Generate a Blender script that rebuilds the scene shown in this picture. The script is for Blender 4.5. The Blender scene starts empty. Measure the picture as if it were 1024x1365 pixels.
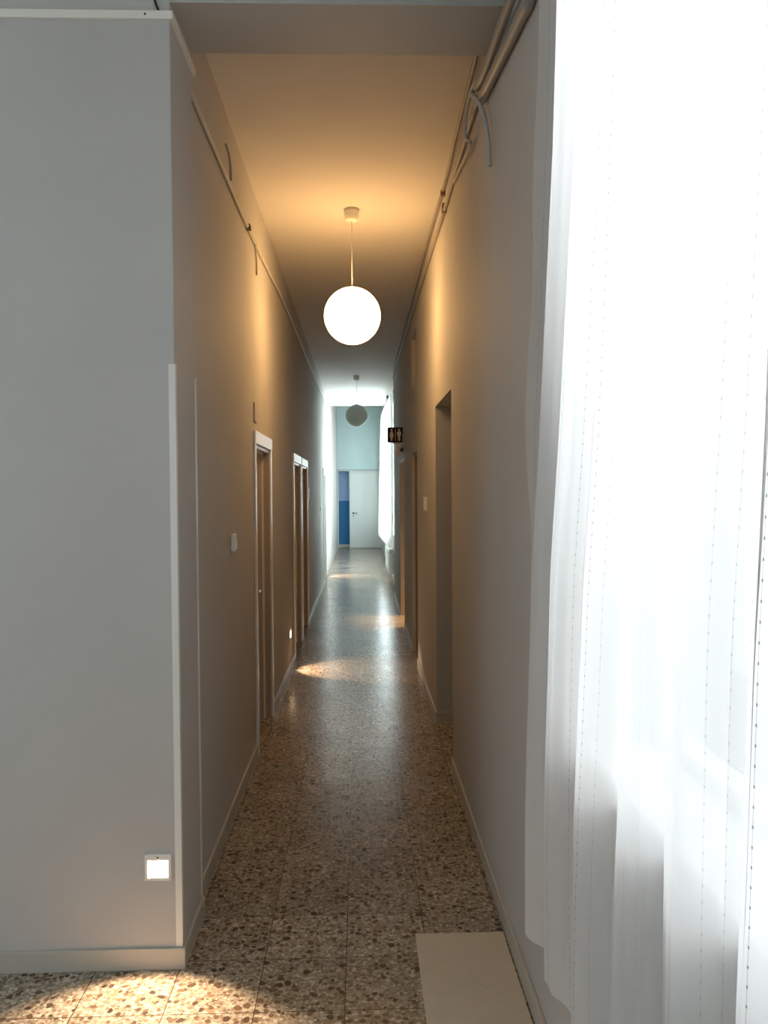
import bpy, bmesh, math, random
from mathutils import Vector, Matrix
from math import pi, sin, cos, radians
random.seed(4)
S = bpy.context.scene
COL = S.collection

# ------------------------------------------------------------------ measures
XL, XR = -0.681, 0.556        # corridor side walls
XF = 0.66                     # right wall of the far hall, set back
ZC = 3.682                    # corridor ceiling
YP0, YP1 = 2.83, 3.19         # front wall / beam
XP = -0.648                   # corner of the front wall
YS = 12.95                    # where the right wall steps back
YH = 18.3                     # where the corridor ceiling ends
YE = 24.1                     # end wall

# ------------------------------------------------------------------ materials
def new_mat(name):
    m = bpy.data.materials.new(name); m.use_nodes = True
    nt = m.node_tree; nt.nodes.clear()
    out = nt.nodes.new('ShaderNodeOutputMaterial')
    return m, nt, out
def N(nt, t, **kw):
    n = nt.nodes.new(t)
    for k, v in kw.items():
        if k.startswith('_'): setattr(n, k[1:], v)
        else: n.inputs[k.replace('__', ' ')].default_value = v
    return n
def L(nt, a, b): nt.links.new(a, b)
def c4(c): return (c[0], c[1], c[2], 1)
def paint(name, col, rough=.5, spec=.5, var=.05, bump=.04, scale=3.0, metal=0.0):
    """painted surface with faint blotches and a fine grain"""
    m, nt, out = new_mat(name)
    b = N(nt, 'ShaderNodeBsdfPrincipled', Roughness=rough, Metallic=metal)
    b.inputs['Specular IOR Level'].default_value = spec
    tc = N(nt, 'ShaderNodeTexCoord')
    n1 = N(nt, 'ShaderNodeTexNoise', Scale=scale, Detail=4.0)
    L(nt, tc.outputs['Object'], n1.inputs['Vector'])
    r = N(nt, 'ShaderNodeMix', _data_type='RGBA')
    r.inputs[6].default_value = c4([max(0, x*(1-var)) for x in col])
    r.inputs[7].default_value = c4([min(1, x*(1+var)) for x in col])
    L(nt, n1.outputs['Fac'], r.inputs[0]); L(nt, r.outputs[2], b.inputs['Base Color'])
    if bump:
        n2 = N(nt, 'ShaderNodeTexNoise', Scale=60.0, Detail=3.0)
        L(nt, tc.outputs['Object'], n2.inputs['Vector'])
        bp = N(nt, 'ShaderNodeBump', Strength=bump, Distance=.01)
        L(nt, n2.outputs['Fac'], bp.inputs['Height']); L(nt, bp.outputs['Normal'], b.inputs['Normal'])
    L(nt, b.outputs['BSDF'], out.inputs['Surface'])
    return m
def emit(name, col, strength, rough=.3):
    m, nt, out = new_mat(name)
    b = N(nt, 'ShaderNodeBsdfPrincipled', Roughness=rough)
    b.inputs['Base Color'].default_value = (.9, .88, .84, 1)
    b.inputs['Emission Color'].default_value = c4(col)
    b.inputs['Emission Strength'].default_value = strength
    L(nt, b.outputs['BSDF'], out.inputs['Surface'])
    return m
def terrazzo():
    m, nt, out = new_mat('terrazzo')
    b = N(nt, 'ShaderNodeBsdfPrincipled')
    tc = N(nt, 'ShaderNodeTexCoord'); P = tc.outputs['Object']
    nz = N(nt, 'ShaderNodeTexNoise', Scale=22.0, Detail=2.0); L(nt, P, nz.inputs['Vector'])
    sub = N(nt, 'ShaderNodeVectorMath', _operation='SUBTRACT'); L(nt, nz.outputs['Color'], sub.inputs[0]); sub.inputs[1].default_value = (.5, .5, .5)
    sc = N(nt, 'ShaderNodeVectorMath', _operation='SCALE'); sc.inputs['Scale'].default_value = .022; L(nt, sub.outputs[0], sc.inputs[0])
    add = N(nt, 'ShaderNodeVectorMath', _operation='ADD'); L(nt, P, add.inputs[0]); L(nt, sc.outputs[0], add.inputs[1])
    fine = N(nt, 'ShaderNodeTexNoise', Scale=55.0, Detail=3.0); L(nt, P, fine.inputs['Vector'])
    base = N(nt, 'ShaderNodeValToRGB'); e = base.color_ramp.elements
    e[0].position = .35; e[0].color = (.18, .148, .11, 1); e[1].position = .65; e[1].color = (.42, .365, .29, 1)
    L(nt, fine.outputs['Fac'], base.inputs['Fac'])
    cur = base.outputs['Color']
    def layer(cur, scale, thr, lo, hi, cols, seed):
        mp = N(nt, 'ShaderNodeVectorMath', _operation='ADD'); L(nt, add.outputs[0], mp.inputs[0]); mp.inputs[1].default_value = (seed, seed*.7, 0)
        v = N(nt, 'ShaderNodeTexVoronoi', Scale=scale); v.voronoi_dimensions = '2D'
        L(nt, mp.outputs[0], v.inputs['Vector'])
        sp = N(nt, 'ShaderNodeSeparateColor'); L(nt, v.outputs['Color'], sp.inputs[0])
        keep = N(nt, 'ShaderNodeMath', _operation='LESS_THAN'); L(nt, sp.outputs[0], keep.inputs[0]); keep.inputs[1].default_value = thr
        rad = N(nt, 'ShaderNodeMapRange'); L(nt, sp.outputs[1], rad.inputs['Value'])
        rad.inputs['To Min'].default_value = lo; rad.inputs['To Max'].default_value = hi
        ins = N(nt, 'ShaderNodeMath', _operation='LESS_THAN'); L(nt, v.outputs['Distance'], ins.inputs[0]); L(nt, rad.outputs[0], ins.inputs[1])
        k = N(nt, 'ShaderNodeMath', _operation='MULTIPLY'); L(nt, keep.outputs[0], k.inputs[0]); L(nt, ins.outputs[0], k.inputs[1])
        cr = N(nt, 'ShaderNodeValToRGB'); cr.color_ramp.interpolation = 'CONSTANT'
        els = cr.color_ramp.elements
        while len(els) < len(cols): els.new(.5)
        for i, c in enumerate(cols): els[i].position = i/len(cols); els[i].color = c4(c)
        L(nt, sp.outputs[2], cr.inputs['Fac'])
        mx = N(nt, 'ShaderNodeMix', _data_type='RGBA'); L(nt, k.outputs[0], mx.inputs[0]); L(nt, cur, mx.inputs[6]); L(nt, cr.outputs['Color'], mx.inputs[7])
        return mx.outputs[2]
    cur = layer(cur, 75, .6, .25, .5, [(.17, .12, .078), (.46, .385, .295), (.26, .19, .125), (.54, .47, .37)], 3.1)
    cur = layer(cur, 46, .36, .26, .52, [(.10, .068, .044), (.20, .135, .085), (.52, .455, .36), (.15, .10, .066), (.27, .19, .12)], 8.7)
    cur = layer(cur, 33, .19, .22, .46, [(.06, .042, .03), (.13, .085, .055), (.085, .058, .04)], 1.9)
    # tile joints
    s = N(nt, 'ShaderNodeSeparateXYZ'); L(nt, P, s.inputs[0])
    def joint(sock, off):
        a = N(nt, 'ShaderNodeMath', _operation='ADD'); L(nt, sock, a.inputs[0]); a.inputs[1].default_value = off
        q = N(nt, 'ShaderNodeMath', _operation='PINGPONG'); L(nt, a.outputs[0], q.inputs[0]); q.inputs[1].default_value = .297/2
        t = N(nt, 'ShaderNodeMath', _operation='LESS_THAN'); L(nt, q.outputs[0], t.inputs[0]); t.inputs[1].default_value = .0016
        return t
    jx, jy = joint(s.outputs['X'], .062), joint(s.outputs['Y'], .1)
    j = N(nt, 'ShaderNodeMath', _operation='MAXIMUM'); L(nt, jx.outputs[0], j.inputs[0]); L(nt, jy.outputs[0], j.inputs[1])
    # every tile a little lighter or darker than its neighbour
    fl = N(nt, 'ShaderNodeVectorMath', _operation='ADD'); L(nt, P, fl.inputs[0]); fl.inputs[1].default_value = (.062, .1, 0)
    fl2 = N(nt, 'ShaderNodeVectorMath', _operation='SCALE'); fl2.inputs['Scale'].default_value = 1/.297; L(nt, fl.outputs[0], fl2.inputs[0])
    fl3 = N(nt, 'ShaderNodeVectorMath', _operation='FLOOR'); L(nt, fl2.outputs[0], fl3.inputs[0])
    wn = N(nt, 'ShaderNodeTexWhiteNoise'); wn.noise_dimensions = '2D'; L(nt, fl3.outputs[0], wn.inputs['Vector'])
    mr = N(nt, 'ShaderNodeMapRange'); L(nt, wn.outputs['Value'], mr.inputs['Value']); mr.inputs['To Min'].default_value = .88; mr.inputs['To Max'].default_value = 1.08
    tv = N(nt, 'ShaderNodeVectorMath', _operation='SCALE'); L(nt, cur, tv.inputs[0]); L(nt, mr.outputs[0], tv.inputs['Scale'])
    mx = N(nt, 'ShaderNodeMix', _data_type='RGBA'); L(nt, j.outputs[0], mx.inputs[0]); L(nt, tv.outputs[0], mx.inputs[6]); mx.inputs[7].default_value = (.05, .035, .025, 1)
    L(nt, mx.outputs[2], b.inputs['Base Color'])
    wear = N(nt, 'ShaderNodeTexNoise', Scale=2.5, Detail=5.0); L(nt, P, wear.inputs['Vector'])
    rr = N(nt, 'ShaderNodeMapRange'); L(nt, wear.outputs['Fac'], rr.inputs['Value']); rr.inputs['To Min'].default_value = .15; rr.inputs['To Max'].default_value = .30
    L(nt, rr.outputs[0], b.inputs['Roughness'])
    b.inputs['Specular IOR Level'].default_value = .5
    hb = N(nt, 'ShaderNodeMath', _operation='MULTIPLY_ADD'); L(nt, fine.outputs['Fac'], hb.inputs[0]); hb.inputs[1].default_value = .12
    inv = N(nt, 'ShaderNodeMath', _operation='MULTIPLY'); L(nt, j.outputs[0], inv.inputs[0]); inv.inputs[1].default_value = -1.0
    L(nt, inv.outputs[0], hb.inputs[2])
    bp = N(nt, 'ShaderNodeBump', Strength=.25, Distance=.001); L(nt, hb.outputs[0], bp.inputs['Height']); L(nt, bp.outputs['Normal'], b.inputs['Normal'])
    L(nt, b.outputs['BSDF'], out.inputs['Surface'])
    return m
def sheer(name, transp=.10, trans=.5):
    """white voile: diffuse + translucent + a little see-through, with dotted drawn threads running down it"""
    m, nt, out = new_mat(name)
    uv = N(nt, 'ShaderNodeUVMap'); s = N(nt, 'ShaderNodeSeparateXYZ'); L(nt, uv.outputs[0], s.inputs[0])
    q = N(nt, 'ShaderNodeMath', _operation='PINGPONG'); L(nt, s.outputs['X'], q.inputs[0]); q.inputs[1].default_value = .0225
    line = N(nt, 'ShaderNodeMath', _operation='LESS_THAN'); L(nt, q.outputs[0], line.inputs[0]); line.inputs[1].default_value = .0007
    dots = N(nt, 'ShaderNodeMath', _operation='LESS_THAN'); L(nt, q.outputs[0], dots.inputs[0]); dots.inputs[1].default_value = .0013
    # the nubs sit at uneven heights: shift each thread
    fl = N(nt, 'ShaderNodeMath', _operation='MULTIPLY'); L(nt, s.outputs['X'], fl.inputs[0]); fl.inputs[1].default_value = 1/.045
    rd = N(nt, 'ShaderNodeMath', _operation='ROUND'); L(nt, fl.outputs[0], rd.inputs[0])
    wn = N(nt, 'ShaderNodeTexWhiteNoise'); wn.noise_dimensions = '1D'; L(nt, rd.outputs[0], wn.inputs['W'])
    sh = N(nt, 'ShaderNodeMath', _operation='MULTIPLY_ADD'); L(nt, wn.outputs['Value'], sh.inputs[0]); sh.inputs[1].default_value = .05; L(nt, s.outputs['Y'], sh.inputs[2])
    qy = N(nt, 'ShaderNodeMath', _operation='PINGPONG'); L(nt, sh.outputs[0], qy.inputs[0]); qy.inputs[1].default_value = .0125
    dy = N(nt, 'ShaderNodeMath', _operation='LESS_THAN'); L(nt, qy.outputs[0], dy.inputs[0]); dy.inputs[1].default_value = .0020
    nub = N(nt, 'ShaderNodeMath', _operation='MULTIPLY'); L(nt, dots.outputs[0], nub.inputs[0]); L(nt, dy.outputs[0], nub.inputs[1])
    ln = N(nt, 'ShaderNodeMath', _operation='MULTIPLY'); L(nt, line.outputs[0], ln.inputs[0]); ln.inputs[1].default_value = .42
    pat0 = N(nt, 'ShaderNodeMath', _operation='MAXIMUM'); L(nt, nub.outputs[0], pat0.inputs[0]); L(nt, ln.outputs[0], pat0.inputs[1])
    wk = N(nt, 'ShaderNodeTexWhiteNoise'); wk.noise_dimensions = '2D'
    cb = N(nt, 'ShaderNodeCombineXYZ'); L(nt, rd.outputs[0], cb.inputs[0]); cb.inputs[1].default_value = 3.7; L(nt, cb.outputs[0], wk.inputs['Vector'])
    kp = N(nt, 'ShaderNodeMapRange'); L(nt, wk.outputs['Value'], kp.inputs['Value']); kp.inputs['From Min'].default_value = .25
    pat = N(nt, 'ShaderNodeMath', _operation='MULTIPLY'); L(nt, pat0.outputs[0], pat.inputs[0]); L(nt, kp.outputs[0], pat.inputs[1])
    col = N(nt, 'ShaderNodeMix', _data_type='RGBA'); L(nt, pat.outputs[0], col.inputs[0])
    col.inputs[6].default_value = (.88, .875, .885, 1); col.inputs[7].default_value = (.20, .20, .21, 1)
    d = N(nt, 'ShaderNodeBsdfDiffuse'); t = N(nt, 'ShaderNodeBsdfTranslucent'); tr = N(nt, 'ShaderNodeBsdfTransparent')
    L(nt, col.outputs[2], d.inputs['Color']); L(nt, col.outputs[2], t.inputs['Color'])
    m1 = N(nt, 'ShaderNodeMixShader', Fac=trans); L(nt, d.outputs[0], m1.inputs[1]); L(nt, t.outputs[0], m1.inputs[2])
    m2 = N(nt, 'ShaderNodeMixShader', Fac=transp); L(nt, m1.outputs[0], m2.inputs[1]); L(nt, tr.outputs[0], m2.inputs[2])
    L(nt, m2.outputs[0], out.inputs['Surface'])
    return m
def glass(name):
    m, nt, out = new_mat(name)
    g = N(nt, 'ShaderNodeBsdfGlossy', Roughness=.02); t = N(nt, 'ShaderNodeBsdfTransparent')
    t.inputs['Color'].default_value = (.95, .98, .97, 1)
    mx = N(nt, 'ShaderNodeMixShader', Fac=.06); L(nt, t.outputs[0], mx.inputs[1]); L(nt, g.outputs[0], mx.inputs[2])
    L(nt, mx.outputs[0], out.inputs['Surface'])
    return m

M_wall = paint('wall_paint', (.51, .50, .49), .75, .2)
M_ceil = paint('ceiling_paint', (.69, .67, .645), .8, .2)
M_end = paint('aqua_paint', (.60, .77, .78), .6, .4)
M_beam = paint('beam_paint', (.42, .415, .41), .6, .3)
M_base = paint('skirting_cream', (.47, .45, .41), .4, .5)
M_trim = paint('gloss_white', (.78, .77, .74), .28, .5, var=.02, bump=.01)
M_leaf = paint('door_leaf', (.40, .335, .27), .38, .5, var=.04, bump=.01)
M_dwhite = paint('door_white', (.74, .80, .79), .35, .5, var=.02, bump=.01)
M_plastic = paint('white_plastic', (.80, .78, .74), .35, .5, var=.02, bump=0)
M_grey = paint('grey_plastic', (.50, .48, .45), .4, .5, var=.03, bump=0)
M_cable = paint('cable_grey', (.32, .30, .28), .5, .4, var=.05, bump=0)
M_black = paint('black_plastic', (.015, .015, .018), .4, .5, var=.1, bump=0)
M_sign = paint('sign_black', (.010, .011, .016), .6, .2, var=.1, bump=0)
M_signw = paint('sign_white', (.82, .82, .80), .4, .4, var=.02, bump=0)
M_metal = paint('satin_metal', (.45, .44, .42), .3, .5, var=.05, bump=0, metal=1.0)
M_dmetal = paint('dark_metal', (.10, .085, .07), .35, .5, var=.1, bump=0, metal=1.0)
M_blue = paint('blue_paint', (.035, .26, .60), .5, .4)
M_lblue = paint('light_blue_paint', (.42, .62, .95), .5, .4)
M_mat = paint('mat_cream', (.60, .52, .42), .75, .2, var=.06, bump=.25, scale=8)
M_opal, nt, out = new_mat('opal_glass')
_d = N(nt, 'ShaderNodeBsdfPrincipled', Roughness=.3); _d.inputs['Base Color'].default_value = (.62, .65, .61, 1)
_t = N(nt, 'ShaderNodeBsdfTranslucent'); _t.inputs['Color'].default_value = (.78, .82, .78, 1)
_m = N(nt, 'ShaderNodeMixShader', Fac=.45); L(nt, _d.outputs[0], _m.inputs[1]); L(nt, _t.outputs[0], _m.inputs[2]); L(nt, _m.outputs[0], out.inputs['Surface'])
M_brown = paint('brown_woodwork', (.26, .185, .125), .45, .4, var=.1, bump=.01)
M_frost = paint('frosted_glass', (.42, .36, .30), .25, .5, var=.05, bump=0)
M_rad = paint('radiator_enamel', (.80, .82, .81), .3, .5, var=.02, bump=0)
M_floor = terrazzo()
M_sheer = sheer('voile', .08, .40)
M_sheer2 = sheer('voile_far', .12, .55)
M_glass = glass('clear_glass')
M_lampon = emit('lit_opal_glass', (1.0, .56, .21), 21.0)
M_step = emit('lit_step_lens', (1.0, .74, .46), 110.0)

# ------------------------------------------------------------------ mesh helpers
def obj(name, bm, mat, parent=None, smooth=False, loc=None):
    me = bpy.data.meshes.new(name)
    bmesh.ops.recalc_face_normals(bm, faces=bm.faces[:])
    bm.to_mesh(me); bm.free()
    if smooth:
        for p in me.polygons: p.use_smooth = True
    for mm in (mat if isinstance(mat, (list, tuple)) else [mat]): me.materials.append(mm)
    o = bpy.data.objects.new(name, me); COL.objects.link(o)
    if parent: o.parent = parent
    if loc: o.location = loc
    return o
def thing(name, label, cat, loc=(0, 0, 0), group=None, kind=None):
    o = bpy.data.objects.new(name, None); COL.objects.link(o)
    o.location = loc; o.empty_display_size = .1
    return tag(o, label, cat, group, kind)
def tag(o, label, cat, group=None, kind=None):
    o['label'] = label; o['category'] = cat
    if group: o['group'] = group
    if kind: o['kind'] = kind
    return o
def struct(name, bm, mat, label, cat):
    return tag(obj(name, bm, mat), label, cat, kind='structure')
def box(bm, x0, x1, y0, y1, z0, z1, bev=0.0, seg=2, mi=0):
    b = bmesh.new()
    vs = [b.verts.new((x, y, z)) for x in (x0, x1) for y in (y0, y1) for z in (z0, z1)]
    for f in ((0, 1, 3, 2), (4, 6, 7, 5), (0, 4, 5, 1), (2, 3, 7, 6), (0, 2, 6, 4), (1, 5, 7, 3)):
        b.faces.new([vs[i] for i in f])
    if bev: bmesh.ops.bevel(b, geom=b.edges[:], offset=bev, segments=seg, profile=.6, affect='EDGES', clamp_overlap=True)
    for f in b.faces: f.material_index = mi
    merge(bm, b)
    return bm
def merge(bm, b, mtx=None):
    if mtx is not None: bmesh.ops.transform(b, matrix=mtx, verts=b.verts[:])
    vm = {v: bm.verts.new(v.co) for v in b.verts}
    for f in b.faces:
        try:
            nf = bm.faces.new([vm[v] for v in f.verts]); nf.material_index = f.material_index; nf.smooth = f.smooth
        except ValueError: pass
    b.free()
def B(*a, **k): return box(bmesh.new(), *a, **k)
def lathe(bm, prof, seg=32, mtx=None):
    """profile of (radius, height) around Z"""
    b = bmesh.new(); rings = []
    for r, z in prof:
        rings.append([b.verts.new((max(r, 1e-5)*cos(2*pi*i/seg), max(r, 1e-5)*sin(2*pi*i/seg), z)) for i in range(seg)])
    for a, c in zip(rings, rings[1:]):
        for i in range(seg):
            b.faces.new((a[i], a[(i+1) % seg], c[(i+1) % seg], c[i]))
    b.faces.new(rings[0][::-1]); b.faces.new(rings[-1])
    merge(bm, b, mtx); return bm
def smooth_path(pts, n=8):
    P = [Vector(p) for p in pts]; out = []
    for i in range(len(P)-1):
        p0, p1, p2, p3 = P[max(i-1, 0)], P[i], P[i+1], P[min(i+2, len(P)-1)]
        for k in range(n):
            t = k/n
            out.append(.5*((2*p1)+(p2-p0)*t+(2*p0-5*p1+4*p2-p3)*t*t+(3*p1-p0-3*p2+p3)*t**3))
    out.append(P[-1]); return out
def tube(bm, pts, r, seg=10, curved=True, n=8, flat=1.0):
    P = smooth_path(pts, n) if curved and len(pts) > 2 else [Vector(p) for p in pts]
    rings = []; up = None
    for i, p in enumerate(P):
        t = (P[min(i+1, len(P)-1)]-P[max(i-1, 0)]).normalized()
        if up is None:
            up = Vector((0, 0, 1)) if abs(t.z) < .9 else Vector((1, 0, 0))
        up = (up-t*up.dot(t)).normalized(); s = t.cross(up)
        rings.append([bm.verts.new(p+(up*cos(2*pi*k/seg)+s*sin(2*pi*k/seg)*flat)*r) for k in range(seg)])
    for a, c in zip(rings, rings[1:]):
        for k in range(seg): bm.faces.new((a[k], a[(k+1) % seg], c[(k+1) % seg], c[k]))
    bm.faces.new(rings[0][::-1]); bm.faces.new(rings[-1])
    return bm
def holed(u0, u1, v0, v1, holes, t0, t1, axis):
    """a wall: rectangle u0..u1 x v0..v1 (v = height) pierced by holes, thickness t0..t1 along the axis"""
    us = sorted({u0, u1, *[h[0] for h in holes], *[h[1] for h in holes]}); us = [u for u in us if u0 <= u <= u1]
    vs = sorted({v0, v1, *[h[2] for h in holes], *[h[3] for h in holes]}); vs = [v for v in vs if v0 <= v <= v1]
    def solid(i, j):
        if not (0 <= i < len(us)-1 and 0 <= j < len(vs)-1): return False
        cu, cv = (us[i]+us[i+1])/2, (vs[j]+vs[j+1])/2
        return not any(h[0] < cu < h[1] and h[2] < cv < h[3] for h in holes)
    bm = bmesh.new(); cache = {}
    def V(u, v, t):
        k = (round(u, 5), round(v, 5), round(t, 5))
        if k not in cache: cache[k] = bm.verts.new((t, u, v) if axis == 'x' else (u, t, v))
        return cache[k]
    for i in range(len(us)-1):
        for j in range(len(vs)-1):
            if not solid(i, j): continue
            a, b, c, d = us[i], us[i+1], vs[j], vs[j+1]
            for t in (t0, t1): bm.faces.new((V(a, c, t), V(b, c, t), V(b, d, t), V(a, d, t)))
            if not solid(i-1, j): bm.faces.new((V(a, c, t0), V(a, d, t0), V(a, d, t1), V(a, c, t1)))
            if not solid(i+1, j): bm.faces.new((V(b, c, t0), V(b, d, t0), V(b, d, t1), V(b, c, t1)))
            if not solid(i, j-1): bm.faces.new((V(a, c, t0), V(b, c, t0), V(b, c, t1), V(a, c, t1)))
            if not solid(i, j+1): bm.faces.new((V(a, d, t0), V(b, d, t0), V(b, d, t1), V(a, d, t1)))
    return bm

# ------------------------------------------------------------------ the setting
fb = bmesh.new(); box(fb, -4.2, 3.5, -3.4, 25.4, -.12, 0)
struct('floor', fb, M_floor, 'speckled brown and beige terrazzo tile floor running down the corridor', 'floor')
DL = [(5.19, 6.02, 2.02), (8.17, 9.08, 2.02), (9.30, 10.20, 2.02), (14.85, 15.75, 2.06)]   # left doors: opening near, far, height
struct('wall_left', holed(YP1, YE+.9, 0, 4.4, [(a, b, 0, z) for a, b, z in DL], XL-.3, XL, 'x'), M_wall,
       'long pale left corridor wall with doors set into it', 'wall')
WN = (.35, 1.95, 1.05, 3.25); WB = (-2.6, -.5, 1.05, 3.25)
NI = (4.80, 5.80, 0, 2.32); DR = (7.68, 8.46, 0, 2.10); TR = (7.72, 8.40, 2.80, 3.30); DO = (9.95, 10.92, 0, 2.12)
struct('wall_right', holed(-3.4, YS, 0, 3.9, [WN, WB, NI, DR, TR, DO], XR, XR+.3, 'x'), M_wall,
       'long pale right corridor wall with openings and a curtained window', 'wall')
WF = (15.3, 19.6, .85, 3.45); WG = (20.6, 23.4, .85, 3.45)
bm = holed(YS-.0, YE+.9, 0, 4.4, [WF, WG], XF, XF+.3, 'x')
struct('wall_right_far', bm, M_wall, 'set back right wall at the bright far end behind the curtain', 'wall')
struct('wall_front', B(-4.2, XP, YP0, YP1, 0, 3.9, bev=.006), M_wall, 'grey-white wall face filling the left of the photo, with a step light', 'wall')
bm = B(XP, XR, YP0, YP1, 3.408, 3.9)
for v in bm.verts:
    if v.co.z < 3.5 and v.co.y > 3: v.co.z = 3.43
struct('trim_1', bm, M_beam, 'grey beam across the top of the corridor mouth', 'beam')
bm = bmesh.new(); box(bm, XL-.3, XR+.3, YP1, YH, ZC, ZC+.75)
struct('ceiling', bm, M_ceil, 'white corridor ceiling lit orange by the globe lamp', 'ceiling')
struct('ceiling_far', B(XL-.3, XF+.3, YH, YE+.9, 4.3, 4.45), M_ceil, 'higher ceiling over the far end of the corridor', 'ceiling')
struct('ceiling_lobby', B(-4.2, XR+.3, -3.4, YP0, 3.8, 3.9), M_ceil, 'ceiling of the lobby in front of the corridor', 'ceiling')
WL = (-1.6, 1.2, 1.0, 3.2)
struct('wall_lobby_left', holed(-3.4, YP1, 0, 3.9, [WL], -4.4, -4.2, 'x'), M_wall, 'plain left wall of the lobby', 'wall')
struct('wall_lobby_back', B(-4.4, XR+.3, -3.6, -3.4, 0, 3.9), M_wall, 'plain back wall of the lobby', 'wall')
OP = (-.665, XF, 0, 2.34)
struct('wall_end', holed(XL-.3, XF+.3, 0, 4.4, [OP], YE, YE+.15, 'y'), M_end, 'aqua end wall above the white door', 'wall')
bm = B(XL-.3, XF+.3, YE+.40, YE+.9, 1.44, 2.6)
struct('wall_blue_upper', bm, M_lblue, 'light blue upper half of the wall beyond the end opening', 'wall')
struct('wall_blue_lower', B(XL-.3, XF+.3, YE+.40, YE+.9, 0, 1.44), M_blue, 'dark blue lower half of the wall beyond the end opening', 'wall')
struct('ceiling_end', B(XL-.3, XF+.3, YE+.15, YE+.40, 2.6, 2.7), M_ceil, 'small ceiling behind the end opening', 'ceiling')
struct('baseboard_end', B(XL, XF, YE+.387, YE+.40, 0, .1, bev=.003), M_trim, 'white baseboard under the dark blue wall', 'baseboard')
def side_room(tagname, y0, y1, x1, z1, label):
    x0 = XR+.3
    bm = bmesh.new()
    box(bm, x1, x1+.1, y0-.1, y1+.1, 0, z1)
    box(bm, x0, x1, y0-.1, y0, 0, z1); box(bm, x0, x1, y1, y1+.1, 0, z1)
    box(bm, x0, x1+.1, y0-.1, y1+.1, z1, z1+.1)
    struct('wall_'+tagname, bm, M_wall, label, 'wall')
side_room('passage', 4.5, 6.1, 2.0, 2.6, 'dim side passage behind the tall open doorway')
side_room('washroom', 9.2, 11.9, 3.2, 3.2, 'warm lit side room behind the toilet doorway')

# baseboards
bm = bmesh.new(); e = [YP1] + [v for a, b, z in DL for v in (a-.07, b+.07)] + [YE]
for a, b in zip(e[::2], e[1::2]): box(bm, XL, XL+.012, a, b, 0, .08, bev=.003)
struct('baseboard_left', bm, M_base, 'cream baseboard along the left corridor wall', 'baseboard')
bm = bmesh.new(); e = [-3.4, NI[0], NI[1], DR[0], DR[1], DO[0], DO[1], YS]
for a, b in zip(e[::2], e[1::2]): box(bm, XR-.012, XR, a, b, 0, .08, bev=.003)
for y in (NI[1], DR[1], DO[1]):
    box(bm, XR-.012, XR+.3 if y != DR[1] else XR+.05, y-.012, y, 0, .08, bev=.003)
struct('baseboard_right', bm, M_base, 'cream baseboard along the right corridor wall', 'baseboard')
struct('baseboard_right_far', B(XF-.012, XF, YS, YE, 0, .08, bev=.003), M_base, 'cream baseboard under the far window wall', 'baseboard')
bm = bmesh.new(); box(bm, -4.2, XP+.012, YP0-.012, YP0, 0, .078, bev=.003); box(bm, XP, XP+.012, YP0, YP1, 0, .078, bev=.003)
struct('baseboard_front', bm, M_base, 'cream baseboard around the foot of the front wall', 'baseboard')

# ------------------------------------------------------------------ doors
def lever(parent, x, y, z, nx, ny, mat, flip=1, name='handle'):
    """a lever handle on a plate; (nx, ny) = direction it stands out, lever runs sideways"""
    n = Vector((nx, ny, 0)); s = Vector((-ny, nx, 0))*flip
    c = Vector((x, y, z)); bm = bmesh.new()
    lathe(bm, [(.026, 0), (.026, .006), (.022, .009), (.009, .010), (.009, .045)], 20,
          Matrix.Translation(c) @ n.to_track_quat('Z', 'Y').to_matrix().to_4x4())
    tube(bm, [c+n*.045, c+n*.052+s*.012, c+n*.052+s*.06, c+n*.05+s*.125], .0085, 10)
    h = obj(name, bm, mat, parent, smooth=True)
    b2 = bmesh.new()
    lathe(b2, [(.018, 0), (.018, .005), (.012, .008)], 16, Matrix.Translation(c-Vector((0, 0, .085))) @ n.to_track_quat('Z', 'Y').to_matrix().to_4x4())
    obj('keyhole_plate', b2, mat, parent, smooth=True)
    return h
def left_door(i, a, b, zt, label, rec, hmat):
    d = thing('door_%d' % i, label, 'door', (XL, (a+b)/2, 0), kind='structure')
    o = Vector((XL, (a+b)/2, 0)); leafm = M_dwhite if i == 4 else M_leaf
    def add(name, bm, m):
        bmesh.ops.translate(bm, verts=bm.verts[:], vec=-o); return obj(name, bm, m, d)
    for y0, y1 in ((a-.065, a+.004), (b-.004, b+.065)):
        add('architrave', B(XL, XL+.014, y0, y1, 0, zt+.004, bev=.003), M_trim)
    for y0, y1 in ((a+.004, a+.022), (b-.022, b-.004)): add('lining', B(XL-.2, XL-.001, y0, y1, 0, zt), leafm)
    bm = bmesh.new(); box(bm, XL, XL+.018, a-.07, b+.07, zt, zt+.085, bev=.004); box(bm, XL-.2, XL, a+.022, b-.022, zt-.022, zt)
    add('head_casing', bm, M_trim)
    bm = bmesh.new(); box(bm, XL-rec+.0, XL-rec+.014, a+.022, b-.022, zt-.04, zt-.022); box(bm, XL-rec, XL-rec+.014, b-.04, b-.022, 0, zt-.04)
    add('stop_bead', bm, M_trim)
    bm = B(XL-rec-.042, XL-rec, a+.024, b-.024, .008, zt-.024, bev=.003); lf = add('leaf', bm, leafm)
    for z in (.25, 1.0, 1.75): add('hinge', tube(bmesh.new(), [(XL-rec+.006, b-.03, z-.045), (XL-rec+.006, b-.03, z+.045)], .007, 8), M_metal)
    lever(lf, -rec, a+.12-o.y, 1.03, 1, 0, hmat)
left_door(1, *DL[0], 'nearest recessed door on the left wall, with white frame head', .055, M_metal)
left_door(2, *DL[1], 'second door on the left wall, just past the low step light', .055, M_metal)
left_door(3, *DL[2], 'third door on the left wall, dark handled, close after the second', .055, M_dmetal)
left_door(4, *DL[3], 'farthest door on the left wall, in the bright end', .055, M_metal)

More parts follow.
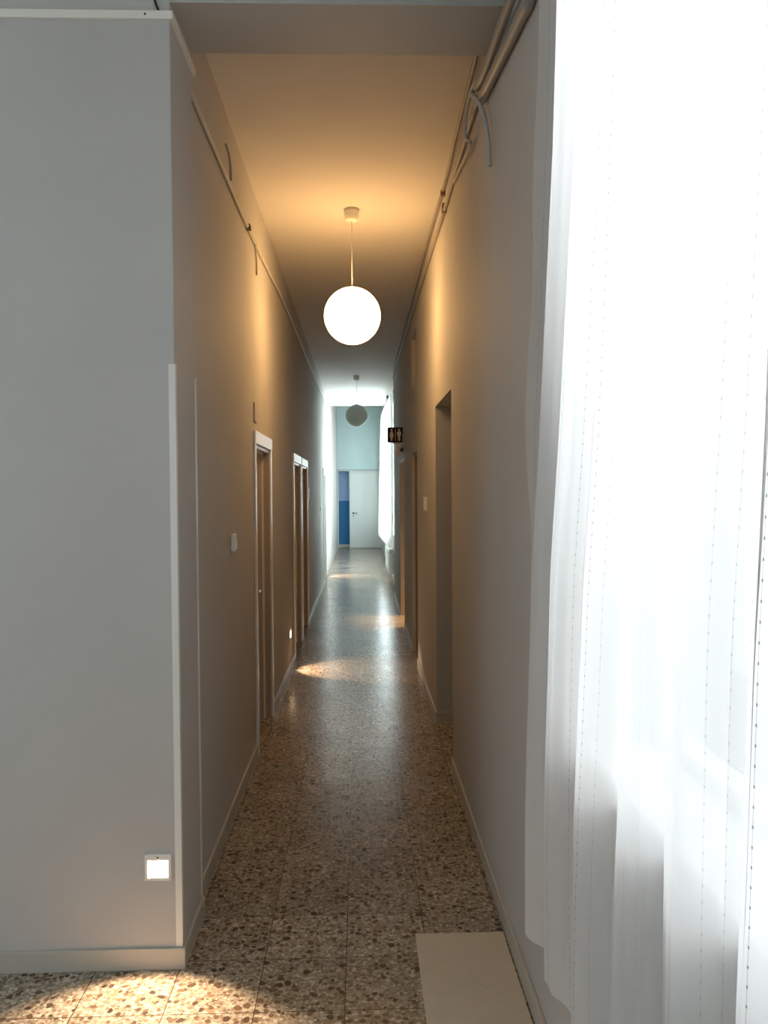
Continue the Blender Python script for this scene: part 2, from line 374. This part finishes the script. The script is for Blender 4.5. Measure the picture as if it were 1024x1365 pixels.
# end door with its frame
d = thing('door_5', 'white door with lever handle in the end wall beside the blue wall', 'door', (.17, YE, 0), kind='structure')
ox = .17
bm = B(-.278-ox, .632-ox, .03, .072, .012, 2.285, bev=.004); lf = obj('leaf', bm, M_dwhite, d)
bm = bmesh.new()
box(bm, -.315-ox, -.28-ox, 0, .13, 0, 2.30, bev=.003); box(bm, .634-ox, XF-ox-.001, 0, .13, 0, 2.30, bev=.003)
box(bm, -.315-ox, XF-ox-.001, 0, .13, 2.288, 2.335, bev=.003)
obj('frame', bm, M_dwhite, d)
lever(lf, -.20-ox, .03, 1.07, 0, -1, M_dmetal, flip=1)
bm = bmesh.new(); box(bm, -.70, XF-.002, YE-.02, YE, 2.34, 2.40, bev=.004)
struct('trim_2', bm, paint('header_grey', (.48, .55, .56), .5), 'grey head moulding over the end doorway', 'moulding')
struct('trim_3', B(-.675, -.645, YE-.012, YE+.15, 0, 2.34, bev=.003), M_dwhite, 'white post at the left of the blue opening', 'door post')

# right door in its recess
d = thing('door_6', 'brown shadowed door in the shallow recess of the right wall', 'door', (XR, 8.07, 0), kind='structure')
bm = B(.075, .117, DR[0]+.03-8.07, DR[1]-.03-8.07, .008, 2.07, bev=.003); lf = obj('leaf', bm, M_brown, d)
bm = bmesh.new()
box(bm, .03, .15, DR[0]-8.07, DR[0]+.03-8.07, 0, 2.10); box(bm, .03, .15, DR[1]-.03-8.07, DR[1]-8.07, 0, 2.10); box(bm, .03, .15, DR[0]+.03-8.07, DR[1]-.03-8.07, 2.07, 2.10)
obj('frame', bm, M_brown, d)
lever(lf, .075, DR[0]+.12-8.07, 1.03, -1, 0, M_metal, flip=-1)
# transom light above it
w = thing('window_3', 'small dark transom light high above the recessed right door', 'window', (XR, 8.06, 2.8), kind='structure')
bm = bmesh.new(); y0, y1 = TR[0]-8.06, TR[1]-8.06
box(bm, .05, .11, y0, y0+.03, 0, .5); box(bm, .05, .11, y1-.03, y1, 0, .5); box(bm, .05, .11, y0+.03, y1-.03, 0, .03); box(bm, .05, .11, y0+.03, y1-.03, .47, .5)
obj('window_frame', bm, M_brown, w); obj('pane', B(.075, .082, y0+.03, y1-.03, .03, .47), M_frost, w)
# linings of the lit doorway
bm = bmesh.new()
for y0, y1 in ((DO[0], DO[0]+.025), (DO[1]-.025, DO[1])): box(bm, XR-.002, XR+.3, y0, y1, 0, DO[3])
box(bm, XR-.002, XR+.3, DO[0]+.025, DO[1]-.025, DO[3]-.025, DO[3])
struct('trim_4', bm, M_base, 'lining of the open lit doorway under the toilet sign', 'door lining')

# ------------------------------------------------------------------ windows
def window(i, x, hole, label, n):
    y0, y1, z0, z1 = hole
    w = thing('window_%d' % i, label, 'window', (x+.2, (y0+y1)/2, z0), kind='structure')
    hy = (y1-y0)/2; h = z1-z0
    bm = bmesh.new()
    box(bm, -.03, .03, -hy, -hy+.06, 0, h); box(bm, -.03, .03, hy-.06, hy, 0, h)
    box(bm, -.03, .03, -hy+.06, hy-.06, 0, .06); box(bm, -.03, .03, -hy+.06, hy-.06, h-.06, h)
    for k in range(1, n):
        yy = -hy+2*hy*k/n; box(bm, -.03, .03, yy-.035, yy+.035, .06, h-.06)
    obj('window_frame', bm, M_trim, w)
    for k in range(n):
        a = -hy+2*hy*k/n+(.06 if k == 0 else .035); b = -hy+2*hy*(k+1)/n-(.06 if k == n-1 else .035)
        obj('pane', B(-.003, .003, a, b, .06, h-.06), M_glass, w)
    obj('window_sill', B(-.2-.015, -.03, -hy, hy, 0, .025, bev=.006), M_trim, w)
window(1, XR, WN, 'tall bright window behind the sheer curtain on the right', 2)
window(2, XR, WB, 'added unseen lobby window behind the camera, for extra light', 2)  # added opening, never seen: lets more light onto the front wall
window(4, XF, WF, 'tall bright window behind the far curtain', 3)
window(5, XF, WG, 'added unseen window near the end wall, for extra light past the far curtain', 3)  # added opening hidden by the curtain, to brighten the end wall

window(6, -4.5, WL, 'added unseen lobby window on the far left, for fill light', 3)  # added opening out of view, to lift the curtain front and right wall
bpy.data.objects['window_6'].rotation_euler = (0, 0, pi)

# ------------------------------------------------------------------ curtains
def lerp(tab, z):
    for (a, u), (b, v) in zip(tab, tab[1:]):
        if z <= b:
            t = (z-a)/(b-a); t = max(0, min(1, t)); return u+(v-u)*t
    return tab[-1][1]
def curtain_mesh(path, z0, z1, nu, nz, hem=None):
    bm = bmesh.new(); uvl = bm.loops.layers.uv.new('UVMap')
    rows = []; lens = None
    for j in range(nz+1):
        v = j/nz; row = []
        for i in range(nu+1):
            u = i/nu
            za = z0+(hem(u) if hem else 0); z = za+(z1-za)*v
            x, y = path(u, z)
            row.append(bm.verts.new((x, y, z)))
        rows.append(row)
    mid = rows[nz//3]; lens = [0]
    for a, b in zip(mid, mid[1:]): lens.append(lens[-1]+(b.co-a.co).length)
    for j in range(nz):
        for i in range(nu):
            f = bm.faces.new((rows[j][i], rows[j][i+1], rows[j+1][i+1], rows[j+1][i]))
            for lp, (ii, jj) in zip(f.loops, ((i, j), (i+1, j), (i+1, j+1), (i, j+1))):
                lp[uvl].uv = (lens[ii], rows[jj][ii].co.z)
    return bm
CREST = [(.3, 2.265), (.45, 2.265), (.73, 2.262), (.96, 2.238), (1.19, 2.20), (1.5, 2.153), (1.8, 2.065), (2.17, 1.978), (2.51, 1.903), (2.84, 1.858), (3.45, 1.80)]
FLAP = [(.3, 2.30), (.45, 2.31), (.8, 2.40), (1.2, 2.47), (1.59, 2.50), (1.78, 2.538), (1.93, 2.547), (2.13, 2.53), (2.29, 2.477), (2.5, 2.435), (2.95, 2.397), (3.14, 2.35), (3.45, 2.30)]
FOLDS = [2.30, 2.17, 2.06, 1.90, 1.76, 1.60, 1.48, 1.36, 1.23, 1.12, .98, .86, .74, .62, .50, .40]     # crest, valley, crest ... at the hem
def near_path(u, z):
    uf = .10
    yc = lerp(CREST, z); xa = .47
    if u < uf:                                        # the selvedge turned back to the wall
        t = u/uf; ys = max(lerp(FLAP, z), yc-.02)
        tt = max(0, (t-.55)/.45); tt = tt*tt*(3-2*tt)
        return .537+(xa-.537)*tt+.004*sin(z*9+t*3)*(1-t), ys+(yc-ys)*t
    t = (u-uf)/(1-uf)
    q = t*(len(FOLDS)-1); k = min(int(q), len(FOLDS)-2); fr = q-k
    sm = .5-.5*cos(pi*fr)
    yb = FOLDS[k]+(FOLDS[k+1]-FOLDS[k])*fr
    sc = (yc-.40)/(2.30-.40); y = .40+(yb-.40)*sc
    amp = .058*(.55+.45*max(0, 1-(z-.4)/2.6))*(1+.25*sin(k*2.3))
    lo, hi = (0, 1) if k % 2 == 0 else (1, 0)
    w = lo+(hi-lo)*sm
    cr = .0035*sin(q*7.3+sin(z*1.1+k))+.0025*sin(q*16.7+1.3*k+.5*z)
    return xa+.006*sin(z*2.2+k)*min(1, t*12)+amp*w+cr*min(1, t*12), y+.012*sin(z*1.4+k*1.7)*(t)
def near_hem(u): return .012*sin(u*40)+(.035 if u > .16 else 0)*0 - (.05 if .0 else 0)
c = obj('curtain', curtain_mesh(near_path, .425, 3.42, 420, 60, near_hem), M_sheer, smooth=True)
tag(c, 'large sheer white curtain glowing over the window on the right', 'curtain')
def far_path(u, z):
    y = 15.0+(19.7-15.0)*u
    t = (z-.62)/2.95
    x = .590-.055*u+.02*t+(.040-.01*t)*sin(u*2*pi*14+.6*sin(u*9))
    return x-.05*(1-t)*u, y
c = obj('curtain', curtain_mesh(far_path, .635, 3.575, 240, 24), M_sheer2, smooth=True)
tag(c, 'bright white curtain hanging above the radiator at the far end', 'curtain')
def rod(y0, y1, x, z, xw, label):
    r = thing('curtain_rod', label, 'curtain rod', (x, (y0+y1)/2, z))
    o = Vector((x, (y0+y1)/2, z)); h = (y1-y0)/2
    obj('pole', tube(bmesh.new(), [(0, -h, 0), (0, h, 0)], .011, 12, False), M_black, r, smooth=True)
    for s in (-1, 1):
        bm = lathe(bmesh.new(), [(.011, 0), (.022, .01), (.034, .035), (.030, .06), (.012, .075)], 16,
                   Matrix.Translation((0, s*h, 0)) @ Vector((0, s, 0)).to_track_quat('Z', 'Y').to_matrix().to_4x4())
        obj('finial', bm, M_black, r, smooth=True)
        bm = bmesh.new(); tube(bm, [(0, s*(h-.12), -.012), (xw-x, s*(h-.12), -.012)], .007, 8, False); box(bm, xw-x-.006, xw-x, s*(h-.12)-.02, s*(h-.12)+.02, -.05, .03)
        obj('bracket', bm, M_black, r)
rod(15.9, 19.8, .575, 3.59, XF, 'black curtain rod holding the far white curtain near the ceiling')
rod(.35, 2.15, .50, 3.44, XR, 'curtain rod above the large curtain on the right')

# ------------------------------------------------------------------ lamps
def globe_lamp(y, zc, r, glass_mat, label):
    t = thing('globe_pendant_lamp', label, 'pendant lamp', (-.042, y, ZC), group=None)
    bm = lathe(bmesh.new(), [(.046, -.012), (.053, -.014), (.051, -.05), (.046, -.074), (.040, -.08), (.006, -.082)], 32)
    obj('ceiling_rose', bm, M_plastic, t, smooth=True)
    obj('mounting_ring', lathe(bmesh.new(), [(.052, 0), (.055, -.004), (.055, -.012), (.044, -.013)], 32), M_grey, t, smooth=True)
    top = zc+r-ZC
    obj('cord', tube(bmesh.new(), [(0, 0, -.08), (0, 0, top+.02)], .0035, 8, False), M_plastic, t, smooth=True)
    obj('cap', lathe(bmesh.new(), [(.006, top+.008), (.012, top+.006), (.03, top+.001), (.034, top-.004)], 24), M_plastic, t, smooth=True)
    bm = bmesh.new()
    prof = [(r*sin(pi*(k+.0)/36), zc-ZC+r*cos(pi*k/36)) for k in range(37)]
    lathe(bm, prof, 48); obj('globe', bm, glass_mat, t, smooth=True)
globe_lamp(5.63, 2.94, .198, M_lampon, 'lit white globe lamp hanging from the orange-lit ceiling')
globe_lamp(13.6, 3.008, .187, M_opal, 'unlit grey globe lamp hanging farther down the corridor')

def step_light(loc, rot, label, power, size, tilt):
    """square recessed night light; local -Y is the way it faces"""
    t = thing('step_light', label, 'night light', loc, group='low step lights on the left walls'); t.rotation_euler = (0, 0, rot)
    bm = bmesh.new(); s = .047
    box(bm, -s, -s+.011, -.010, 0, -s, s, bev=.002); box(bm, s-.011, s, -.010, 0, -s, s, bev=.002)
    box(bm, -s+.011, s-.011, -.010, 0, -s, -s+.011, bev=.002); box(bm, -s+.011, s-.011, -.010, 0, s-.022, s, bev=.002)
    obj('frame', bm, M_plastic, t)
    bm = bmesh.new(); vs = [bm.verts.new(v) for v in ((-s+.011, -.003, s-.022), (s-.011, -.003, s-.022), (s-.011, -.007, -s+.011), (-s+.011, -.007, -s+.011), (-s+.011, 0, s-.022), (s-.011, 0, s-.022), (s-.011, 0, -s+.011), (-s+.011, 0, -s+.011))]
    for f in ((0, 1, 2, 3), (4, 7, 6, 5), (0, 4, 5, 1), (3, 2, 6, 7), (0, 3, 7, 4), (1, 5, 6, 2)): bm.faces.new([vs[i] for i in f])
    obj('lens', bm, M_step, t)
    obj('sensor', lathe(bmesh.new(), [(.004, 0), (.004, .0115), (.002, .0125)], 12, Matrix.Translation((0, 0, s-.011)) @ Matrix.Rotation(pi/2, 4, 'X')), M_dmetal, t, smooth=True)
    ld = bpy.data.lights.new('step_beam', 'SPOT'); ld.energy = power; ld.color = (1, .70, .46); ld.spot_size = radians(size); ld.spot_blend = .35; ld.shadow_soft_size = .02
    lo = bpy.data.objects.new('step_beam', ld); COL.objects.link(lo); lo.parent = t
    lo.location = (0, -.03, -.01); lo.rotation_euler = (radians(-tilt), 0, 0)
step_light((-.729, YP0, .369), 0, 'glowing square step light low on the front wall near the corner strip', 40, 112, 54)
step_light((XL, 7.62, .352), pi/2, 'small lit step light between the first and second left doors', 30, 84, 46)
step_light((XL, 16.15, .352), pi/2, 'far lit step light beyond the last left door', 30, 84, 46)

# ------------------------------------------------------------------ signs and switches
def disc(bm, cx, cz, r, y, seg=20):
    vs = [bm.verts.new((cx+r*cos(2*pi*i/seg), y, cz+r*sin(2*pi*i/seg))) for i in range(seg)]; bm.faces.new(vs)
def poly(bm, pts, y): bm.faces.new([bm.verts.new((x, y, z)) for x, z in pts])
def extr(bm, d):
    r = bmesh.ops.extrude_face_region(bm, geom=bm.faces[:])
    bmesh.ops.translate(bm, verts=[v for v in r['geom'] if isinstance(v, bmesh.types.BMVert)], vec=(0, -d, 0)); return bm
t = thing('toilet_sign', 'black projecting toilet sign with two white figures on the right wall', 'sign', (XR, 10.14, 2.33))
obj('panel', B(-.197, -.003, -.012, .012, 0, .192, bev=.004), M_sign, t)
def figure(cx, dress):
    bm = bmesh.new(); y = -.0125
    disc(bm, cx, .159, .014, y)
    if dress: pts = [(-.014, .140), (.014, .140), (.028, .085), (.021, .083), (.013, .108), (.026, .062), (.012, .062), (.012, .022), (-.012, .022), (-.012, .062), (-.026, .062), (-.013, .108), (-.021, .083), (-.028, .085)]
    else: pts = [(-.022, .140), (.022, .140), (.026, .128), (.026, .084), (.018, .084), (.016, .120), (.015, .022), (.002, .022), (0, .075), (-.002, .022), (-.015, .022), (-.016, .120), (-.018, .084), (-.026, .084), (-.026, .128)]
    poly(bm, [(cx+a, b) for a, b in pts], y); extr(bm, .0015); return bm
obj('woman_pictogram', figure(-.145, True), M_signw, t); obj('man_pictogram', figure(-.050, False), M_signw, t)
obj('divider', B(-.101, -.094, -.0142, -.0125, .02, .172), M_signw, t)
bm = bmesh.new(); box(bm, -.13, 0, -.011, .011, -.018, -.001, bev=.003); box(bm, -.006, 0, -.03, .03, -.03, .1, bev=.002)
obj('bracket', bm, M_signw, t)
t = thing('emergency_light', 'small white spotlight with black cap just below the toilet sign', 'spotlight', (XR, 10.16, 2.20))
bm = bmesh.new(); vs = []
lathe(bm, [(.016, -.06), (.028, -.03), (.045, .05), (.047, .058), (.040, .060)], 20, Matrix.Translation((-.06, -.0, .03)) @ Matrix.Rotation(radians(10), 4, 'Y'))
obj('housing', bm, M_signw, t, smooth=True)
bm = bmesh.new(); tube(bm, [(0, 0, .04), (-.03, 0, .04), (-.05, 0, .04)], .01, 8); lathe(bm, [(.028, 0), (.028, .008), (.02, .012)], 16, Matrix.Translation((0, 0, .04)) @ Matrix.Rotation(-pi/2, 4, 'Y'))
obj('arm', bm, M_black, t, smooth=True)
obj('knob', lathe(bmesh.new(), [(.013, -.02), (.015, 0), (.013, .02)], 14, Matrix.Translation((-.03, -.02, .035)) @ Matrix.Rotation(pi/2, 4, 'X')), M_black, t, smooth=True)

t = thing('wall_sign', 'small black sign with a white mark above the end door', 'sign', (.605, YE, 2.43))
obj('panel', B(-.01, .054, -.012, 0, 0, .2, bev=.003), M_sign, t)
bm = bmesh.new(); poly(bm, [(.05, .03), (.05, .17), (.036, .155), (.024, .12), (.02, .10), (.024, .08), (.036, .045)], -.0125); extr(bm, .001)
obj('mark', bm, M_signw, t)

def switch(loc, rot, w, h, dp, label, n=1, mark=False):
    t = thing('light_switch', label, 'light switch', loc); t.rotation_euler = (0, 0, rot)
    obj('plate', B(-w/2, w/2, -dp, 0, -h/2, h/2, bev=min(.008, dp*.4), seg=3), M_plastic, t)
    for k in range(n):
        a = -w/2+.012+(w-.024)*k/n; b = -w/2+.012+(w-.024)*(k+1)/n
        bm = bmesh.new(); vs = [bm.verts.new(v) for v in ((a+.001, -dp-.001, h/2-.014), (b-.001, -dp-.001, h/2-.014), (b-.001, -dp-.006, -h/2+.014), (a+.001, -dp-.006, -h/2+.014), (a+.001, -dp+.001, h/2-.014), (b-.001, -dp+.001, h/2-.014), (b-.001, -dp+.001, -h/2+.014), (a+.001, -dp+.001, -h/2+.014))]
        for f in ((0, 1, 2, 3), (4, 7, 6, 5), (0, 4, 5, 1), (3, 2, 6, 7), (0, 3, 7, 4), (1, 5, 6, 2)): bm.faces.new([vs[i] for i in f])
        obj('rocker', bm, M_grey if mark else M_plastic, t)
switch((XL, 4.24, 1.438), pi/2, .085, .095, .020, 'white switch on the left wall before the nearest door')
switch((XL, 13.8, 1.43), pi/2, .08, .08, .012, 'tiny switch on the left wall before the farthest door', mark=True)
switch((XR, 6.62, 1.60), -pi/2, .16, .115, .022, 'white double switch on the right wall past the tall opening', n=2, mark=True)
t = thing('wall_notice', 'small pale notice on the left wall past the third door', 'notice', (XL, 10.56, 1.69)); t.rotation_euler = (0, 0, pi/2)
obj('board', B(-.075, .075, -.008, 0, -.08, .08, bev=.002), M_grey, t); obj('paper', B(-.066, .066, -.0095, -.008, -.071, .071), M_signw, t)

# ------------------------------------------------------------------ radiator
t = thing('radiator', 'white column radiator under the far curtain', 'radiator', (XF, 16.1, 0))
n = 17
for k in range(n):
    y = -.85+1.7*k/(n-1)
    bm = bmesh.new(); box(bm, -.112, -.03, y-.036, y+.036, .12, .60, bev=.016, seg=3); box(bm, -.122, -.110, y-.012, y+.012, .16, .56, bev=.005)
    obj('column', bm, M_rad, t)
for z in (.165, .555): obj('header_pipe', tube(bmesh.new(), [(-.07, -.90, z), (-.07, .90, z)], .02, 10, False), M_rad, t, smooth=True)
bm = bmesh.new(); tube(bm, [(-.07, -.92, .165), (-.07, -.96, .165), (-.07, -.965, .12), (-.07, -.965, 0)], .011, 10); obj('feed_pipe', bm, M_rad, t, smooth=True)
obj('valve', lathe(bmesh.new(), [(.018, 0), (.022, .01), (.022, .05), (.016, .06)], 16, Matrix.Translation((-.07, -.965, .165))), M_plastic, t, smooth=True)
for y in (-.6, .6): obj('wall_bracket', B(-.04, 0, y-.02, y+.02, .5, .54), M_rad, t)

# ------------------------------------------------------------------ corner guards, mat
def guard(x, y, sx, sy, label):
    bm = bmesh.new(); w, th = .021, .0025
    xa, xb = sorted((x, x-sx*w)); box(bm, xa-(th if sx < 0 else 0), xb+(th if sx > 0 else 0), *sorted((y, y+sy*th)), .08, 2.155)
    ya, yb = sorted((y, y-sy*w)); box(bm, *sorted((x, x+sx*th)), ya, yb, .08, 2.155)
    tag(obj('corner_guard', bm, M_trim), label, 'corner strip')
guard(XP, YP0, 1, -1, 'white corner strip on the near edge of the front wall')
guard(XP, YP1, 1, 1, 'thin corner strip on the back edge of the front wall')
m = obj('floor_mat', B(.20, .538, 1.3, 3.005, 0, .006, bev=.002), M_mat)
tag(m, 'plain cream mat on the terrazzo beside the right wall under the curtain', 'mat')

# ------------------------------------------------------------------ cables
def cable(name, pts, r, label, mat=M_cable, cat='cable', n=8, curved=True, parent=None, flat=1.0, group=None):
    o = obj(name, tube(bmesh.new(), pts, r, 10, curved, n, flat), mat, parent, smooth=True)
    return tag(o, label, cat, group) if label else o
bm = bmesh.new(); box(bm, -4.2, XP+.013, YP0-.013, YP0, 3.345, 3.373, bev=.002)
box(bm, XP, XP+.013, YP0, YP1+.02, 3.345, 3.373, bev=.002)
t = obj('cable_trunking', bm, M_plastic); tag(t, 'white cable trunking along the top of the front wall and round its corner', 'trunking')
obj('screw', lathe(bmesh.new(), [(.004, 0), (.003, .002)], 10, Matrix.Translation((-.73, YP0-.013, 3.36)) @ Matrix.Rotation(pi/2, 4, 'X')), M_black, t)
cable('wire', [(-.70, YP0-.004, 3.46), (-.697, YP0-.006, 3.41), (-.684, YP0-.008, 3.376)], .004, 'short dark wire dropping into the white trunking at the top left', M_black, 'wire')
# conduit along the left wall
t = cable('conduit', [(XL+.012, 3.2, 3.318), (XL+.012, 4.0, 3.316), (XL+.012, 4.9, 3.318), (XL+.012, 6.0, 3.355), (XL+.012, 7.2, 3.405), (XL+.012, 10, 3.43), (XL+.012, 15.5, 3.46)], .012,
          'thin painted conduit running along the top of the left corridor wall', paint('conduit_paint', (.52, .50, .47), .6), 'conduit')
obj('connector', B(XL, XL+.03, 4.88, 4.94, 3.305, 3.333, bev=.004), M_black, t)
cable('wire', [(XL+.005, 4.17, 3.50), (XL+.010, 4.24, 3.475), (XL+.008, 4.30, 3.43), (XL+.005, 4.33, 3.375)], .0055, 'short bent wire stub on the left wall above the conduit', M_cable, 'wire')
cable('wire', [(XL+.012, 5.22, 3.33), (XL+.012, 5.27, 3.28), (XL+.010, 5.33, 3.23), (XL+.006, 5.36, 3.15)], .0055, 'short wire hanging below the conduit on the left wall', M_cable, 'wire')
cable('wire', [(XL+.004, 5.16, 2.285), (XL+.004, 5.16, 2.18), (XL+.004, 5.18, 2.165), (XL+.004, 5.27, 2.162)], .005, 'small bent wire just above the nearest left door frame', M_cable, 'wire')
# bundle on the right wall
cable('conduit', [(XR-.022, 2.415, 3.62), (XR-.022, 2.415, 3.40), (XR-.022, 2.46, 3.225), (XR-.022, 2.60, 3.235), (XR-.024, 3.0, 3.30), (XR-.026, 3.32, 3.352), (XR-.028, 3.42, 3.362)], .021,
      'lower thick grey conduit at the top right beside the curtain', M_cable, 'conduit', group=None)
cable('conduit', [(XR-.035, 2.42, 3.72), (XR-.035, 2.44, 3.47), (XR-.035, 2.56, 3.35), (XR-.035, 2.9, 3.372), (XR-.036, 3.25, 3.398), (XR-.038, 3.46, 3.44)], .017,
      'upper grey conduit at the top right, tucked under the beam', M_cable, 'conduit')
cable('cable', [(XR-.014, 3.40, 3.45), (XR-.014, 3.8, 3.455), (XR-.016, 4.2, 3.452), (XR-.012, 4.6, 3.462), (XR-.014, 5.0, 3.455), (XR-.012, 6.0, 3.48), (XR-.012, 8.0, 3.50), (XR-.012, 10.5, 3.52), (XR-.012, 12.9, 3.53)], .012,
      'lower grey cable running far along the top of the right wall')
cable('cable', [(XR-.03, 3.22, 3.64), (XR-.022, 3.7, 3.632), (XR-.024, 4.3, 3.61), (XR-.016, 4.9, 3.60), (XR-.018, 6, 3.625), (XR-.016, 8, 3.63), (XR-.016, 10.5, 3.635), (XR-.016, 12.9, 3.64)], .011,
      'upper grey cable in the corner of right wall and ceiling')
cable('cable', [(XR-.02, 3.30, 3.41), (XR-.045, 3.5, 3.47), (XR-.05, 3.72, 3.45), (XR-.04, 3.8, 3.38), (XR-.03, 3.72, 3.32), (XR-.022, 3.9, 3.34), (XR-.014, 4.2, 3.40), (XR-.014, 4.5, 3.44)], .009,
      'looped slack cable where the right conduits end past the beam', M_wall)
cable('cable', [(XR-.03, 3.62, 3.50), (XR-.05, 3.52, 3.44), (XR-.045, 3.40, 3.36), (XR-.03, 3.32, 3.26), (XR-.020, 3.28, 3.14), (XR-.018, 3.27, 3.05), (XR-.016, 3.26, 3.03)], .010,
      'loose grey cable end dangling down the right wall past the beam', M_wall)
t = thing('cable_clip', 'tiny dark clip holding the cables along the right wall top', 'clip', (XR, 5.0, 3.5))
obj('strap', B(-.03, 0, -.015, .015, -.06, .0, bev=.004), M_brown, t); obj('strap', B(-.03, 0, .06, .085, .07, .11, bev=.004), M_brown, t)

# ------------------------------------------------------------------ light
W = bpy.data.worlds.new('sky'); S.world = W; W.use_nodes = True
bg = W.node_tree.nodes['Background']; bg.inputs['Color'].default_value = (.90, .96, 1, 1); bg.inputs['Strength'].default_value = 2.0
def area(name, loc, sy, sz, power, col, aim=(-1, 0, 0)):
    ld = bpy.data.lights.new(name, 'AREA'); ld.shape = 'RECTANGLE'; ld.size = sz; ld.size_y = sy; ld.energy = power; ld.color = col
    o = bpy.data.objects.new(name, ld); COL.objects.link(o); o.location = loc
    o.rotation_euler = Vector(aim).to_track_quat('-Z', 'Y').to_euler(); return o
area('daylight_near', (1.75, 1.2, 3.2), 2.2, 2.2, 120, (1, .96, 1.0), (-1, 0, -.75))
area('added_fill_left', (-5.2, -.2, 2.4), 2.4, 2.8, 24, (.98, .94, 1), (1, 0, -.1))  # fill light for the added left lobby opening
area('added_fill_lobby', (1.5, -1.5, 2.3), 2.2, 2.2, 205, (.82, .94, 1))  # fill for the front wall, through the added opening behind the camera
area('daylight_far', (1.7, 17.5, 2.3), 4.0, 2.6, 850, (.86, .98, 1))
area('added_fill_end', (1.7, 22.0, 2.3), 2.6, 2.6, 55, (.86, .98, 1))  # added light behind the hidden opening, brightens the end wall
ld = bpy.data.lights.new('washroom_lamp', 'SPOT'); ld.energy = 900; ld.color = (1, .60, .28); ld.spot_size = radians(80); ld.spot_blend = .6; ld.shadow_soft_size = .06
o = bpy.data.objects.new('washroom_lamp', ld); COL.objects.link(o); o.location = (1.9, 10.8, 2.9)

# ------------------------------------------------------------------ camera
yaw, pit, rol = 0.0303424, -0.02504582, -0.00711537
fw = Vector((sin(yaw)*cos(pit), cos(yaw)*cos(pit), sin(pit)))
r = Vector((cos(yaw), -sin(yaw), 0)); u = r.cross(fw)
r2 = r*cos(rol)+u*sin(rol); u2 = -r*sin(rol)+u*cos(rol)
cd = bpy.data.cameras.new('camera'); cam = bpy.data.objects.new('camera', cd); COL.objects.link(cam)
cd.sensor_fit = 'VERTICAL'; cd.sensor_height = 36; cd.lens = 1060/1365*36; cd.clip_start = .02
mw = Matrix((r2, u2, -fw)).transposed().to_4x4(); mw.translation = (0, 0, 1.7)
cam.matrix_world = mw
S.camera = cam
S.view_settings.view_transform = 'Standard'; S.view_settings.look = 'None'
S.view_settings.exposure = 0; S.view_settings.gamma = 1; S.view_settings.use_curve_mapping = False
try:
    S.cycles.max_bounces = 14; S.cycles.diffuse_bounces = 10; S.cycles.transparent_max_bounces = 16
    S.cycles.use_denoising = True; S.cycles.sample_clamp_indirect = 12; S.cycles.blur_glossy = .5
except Exception: pass
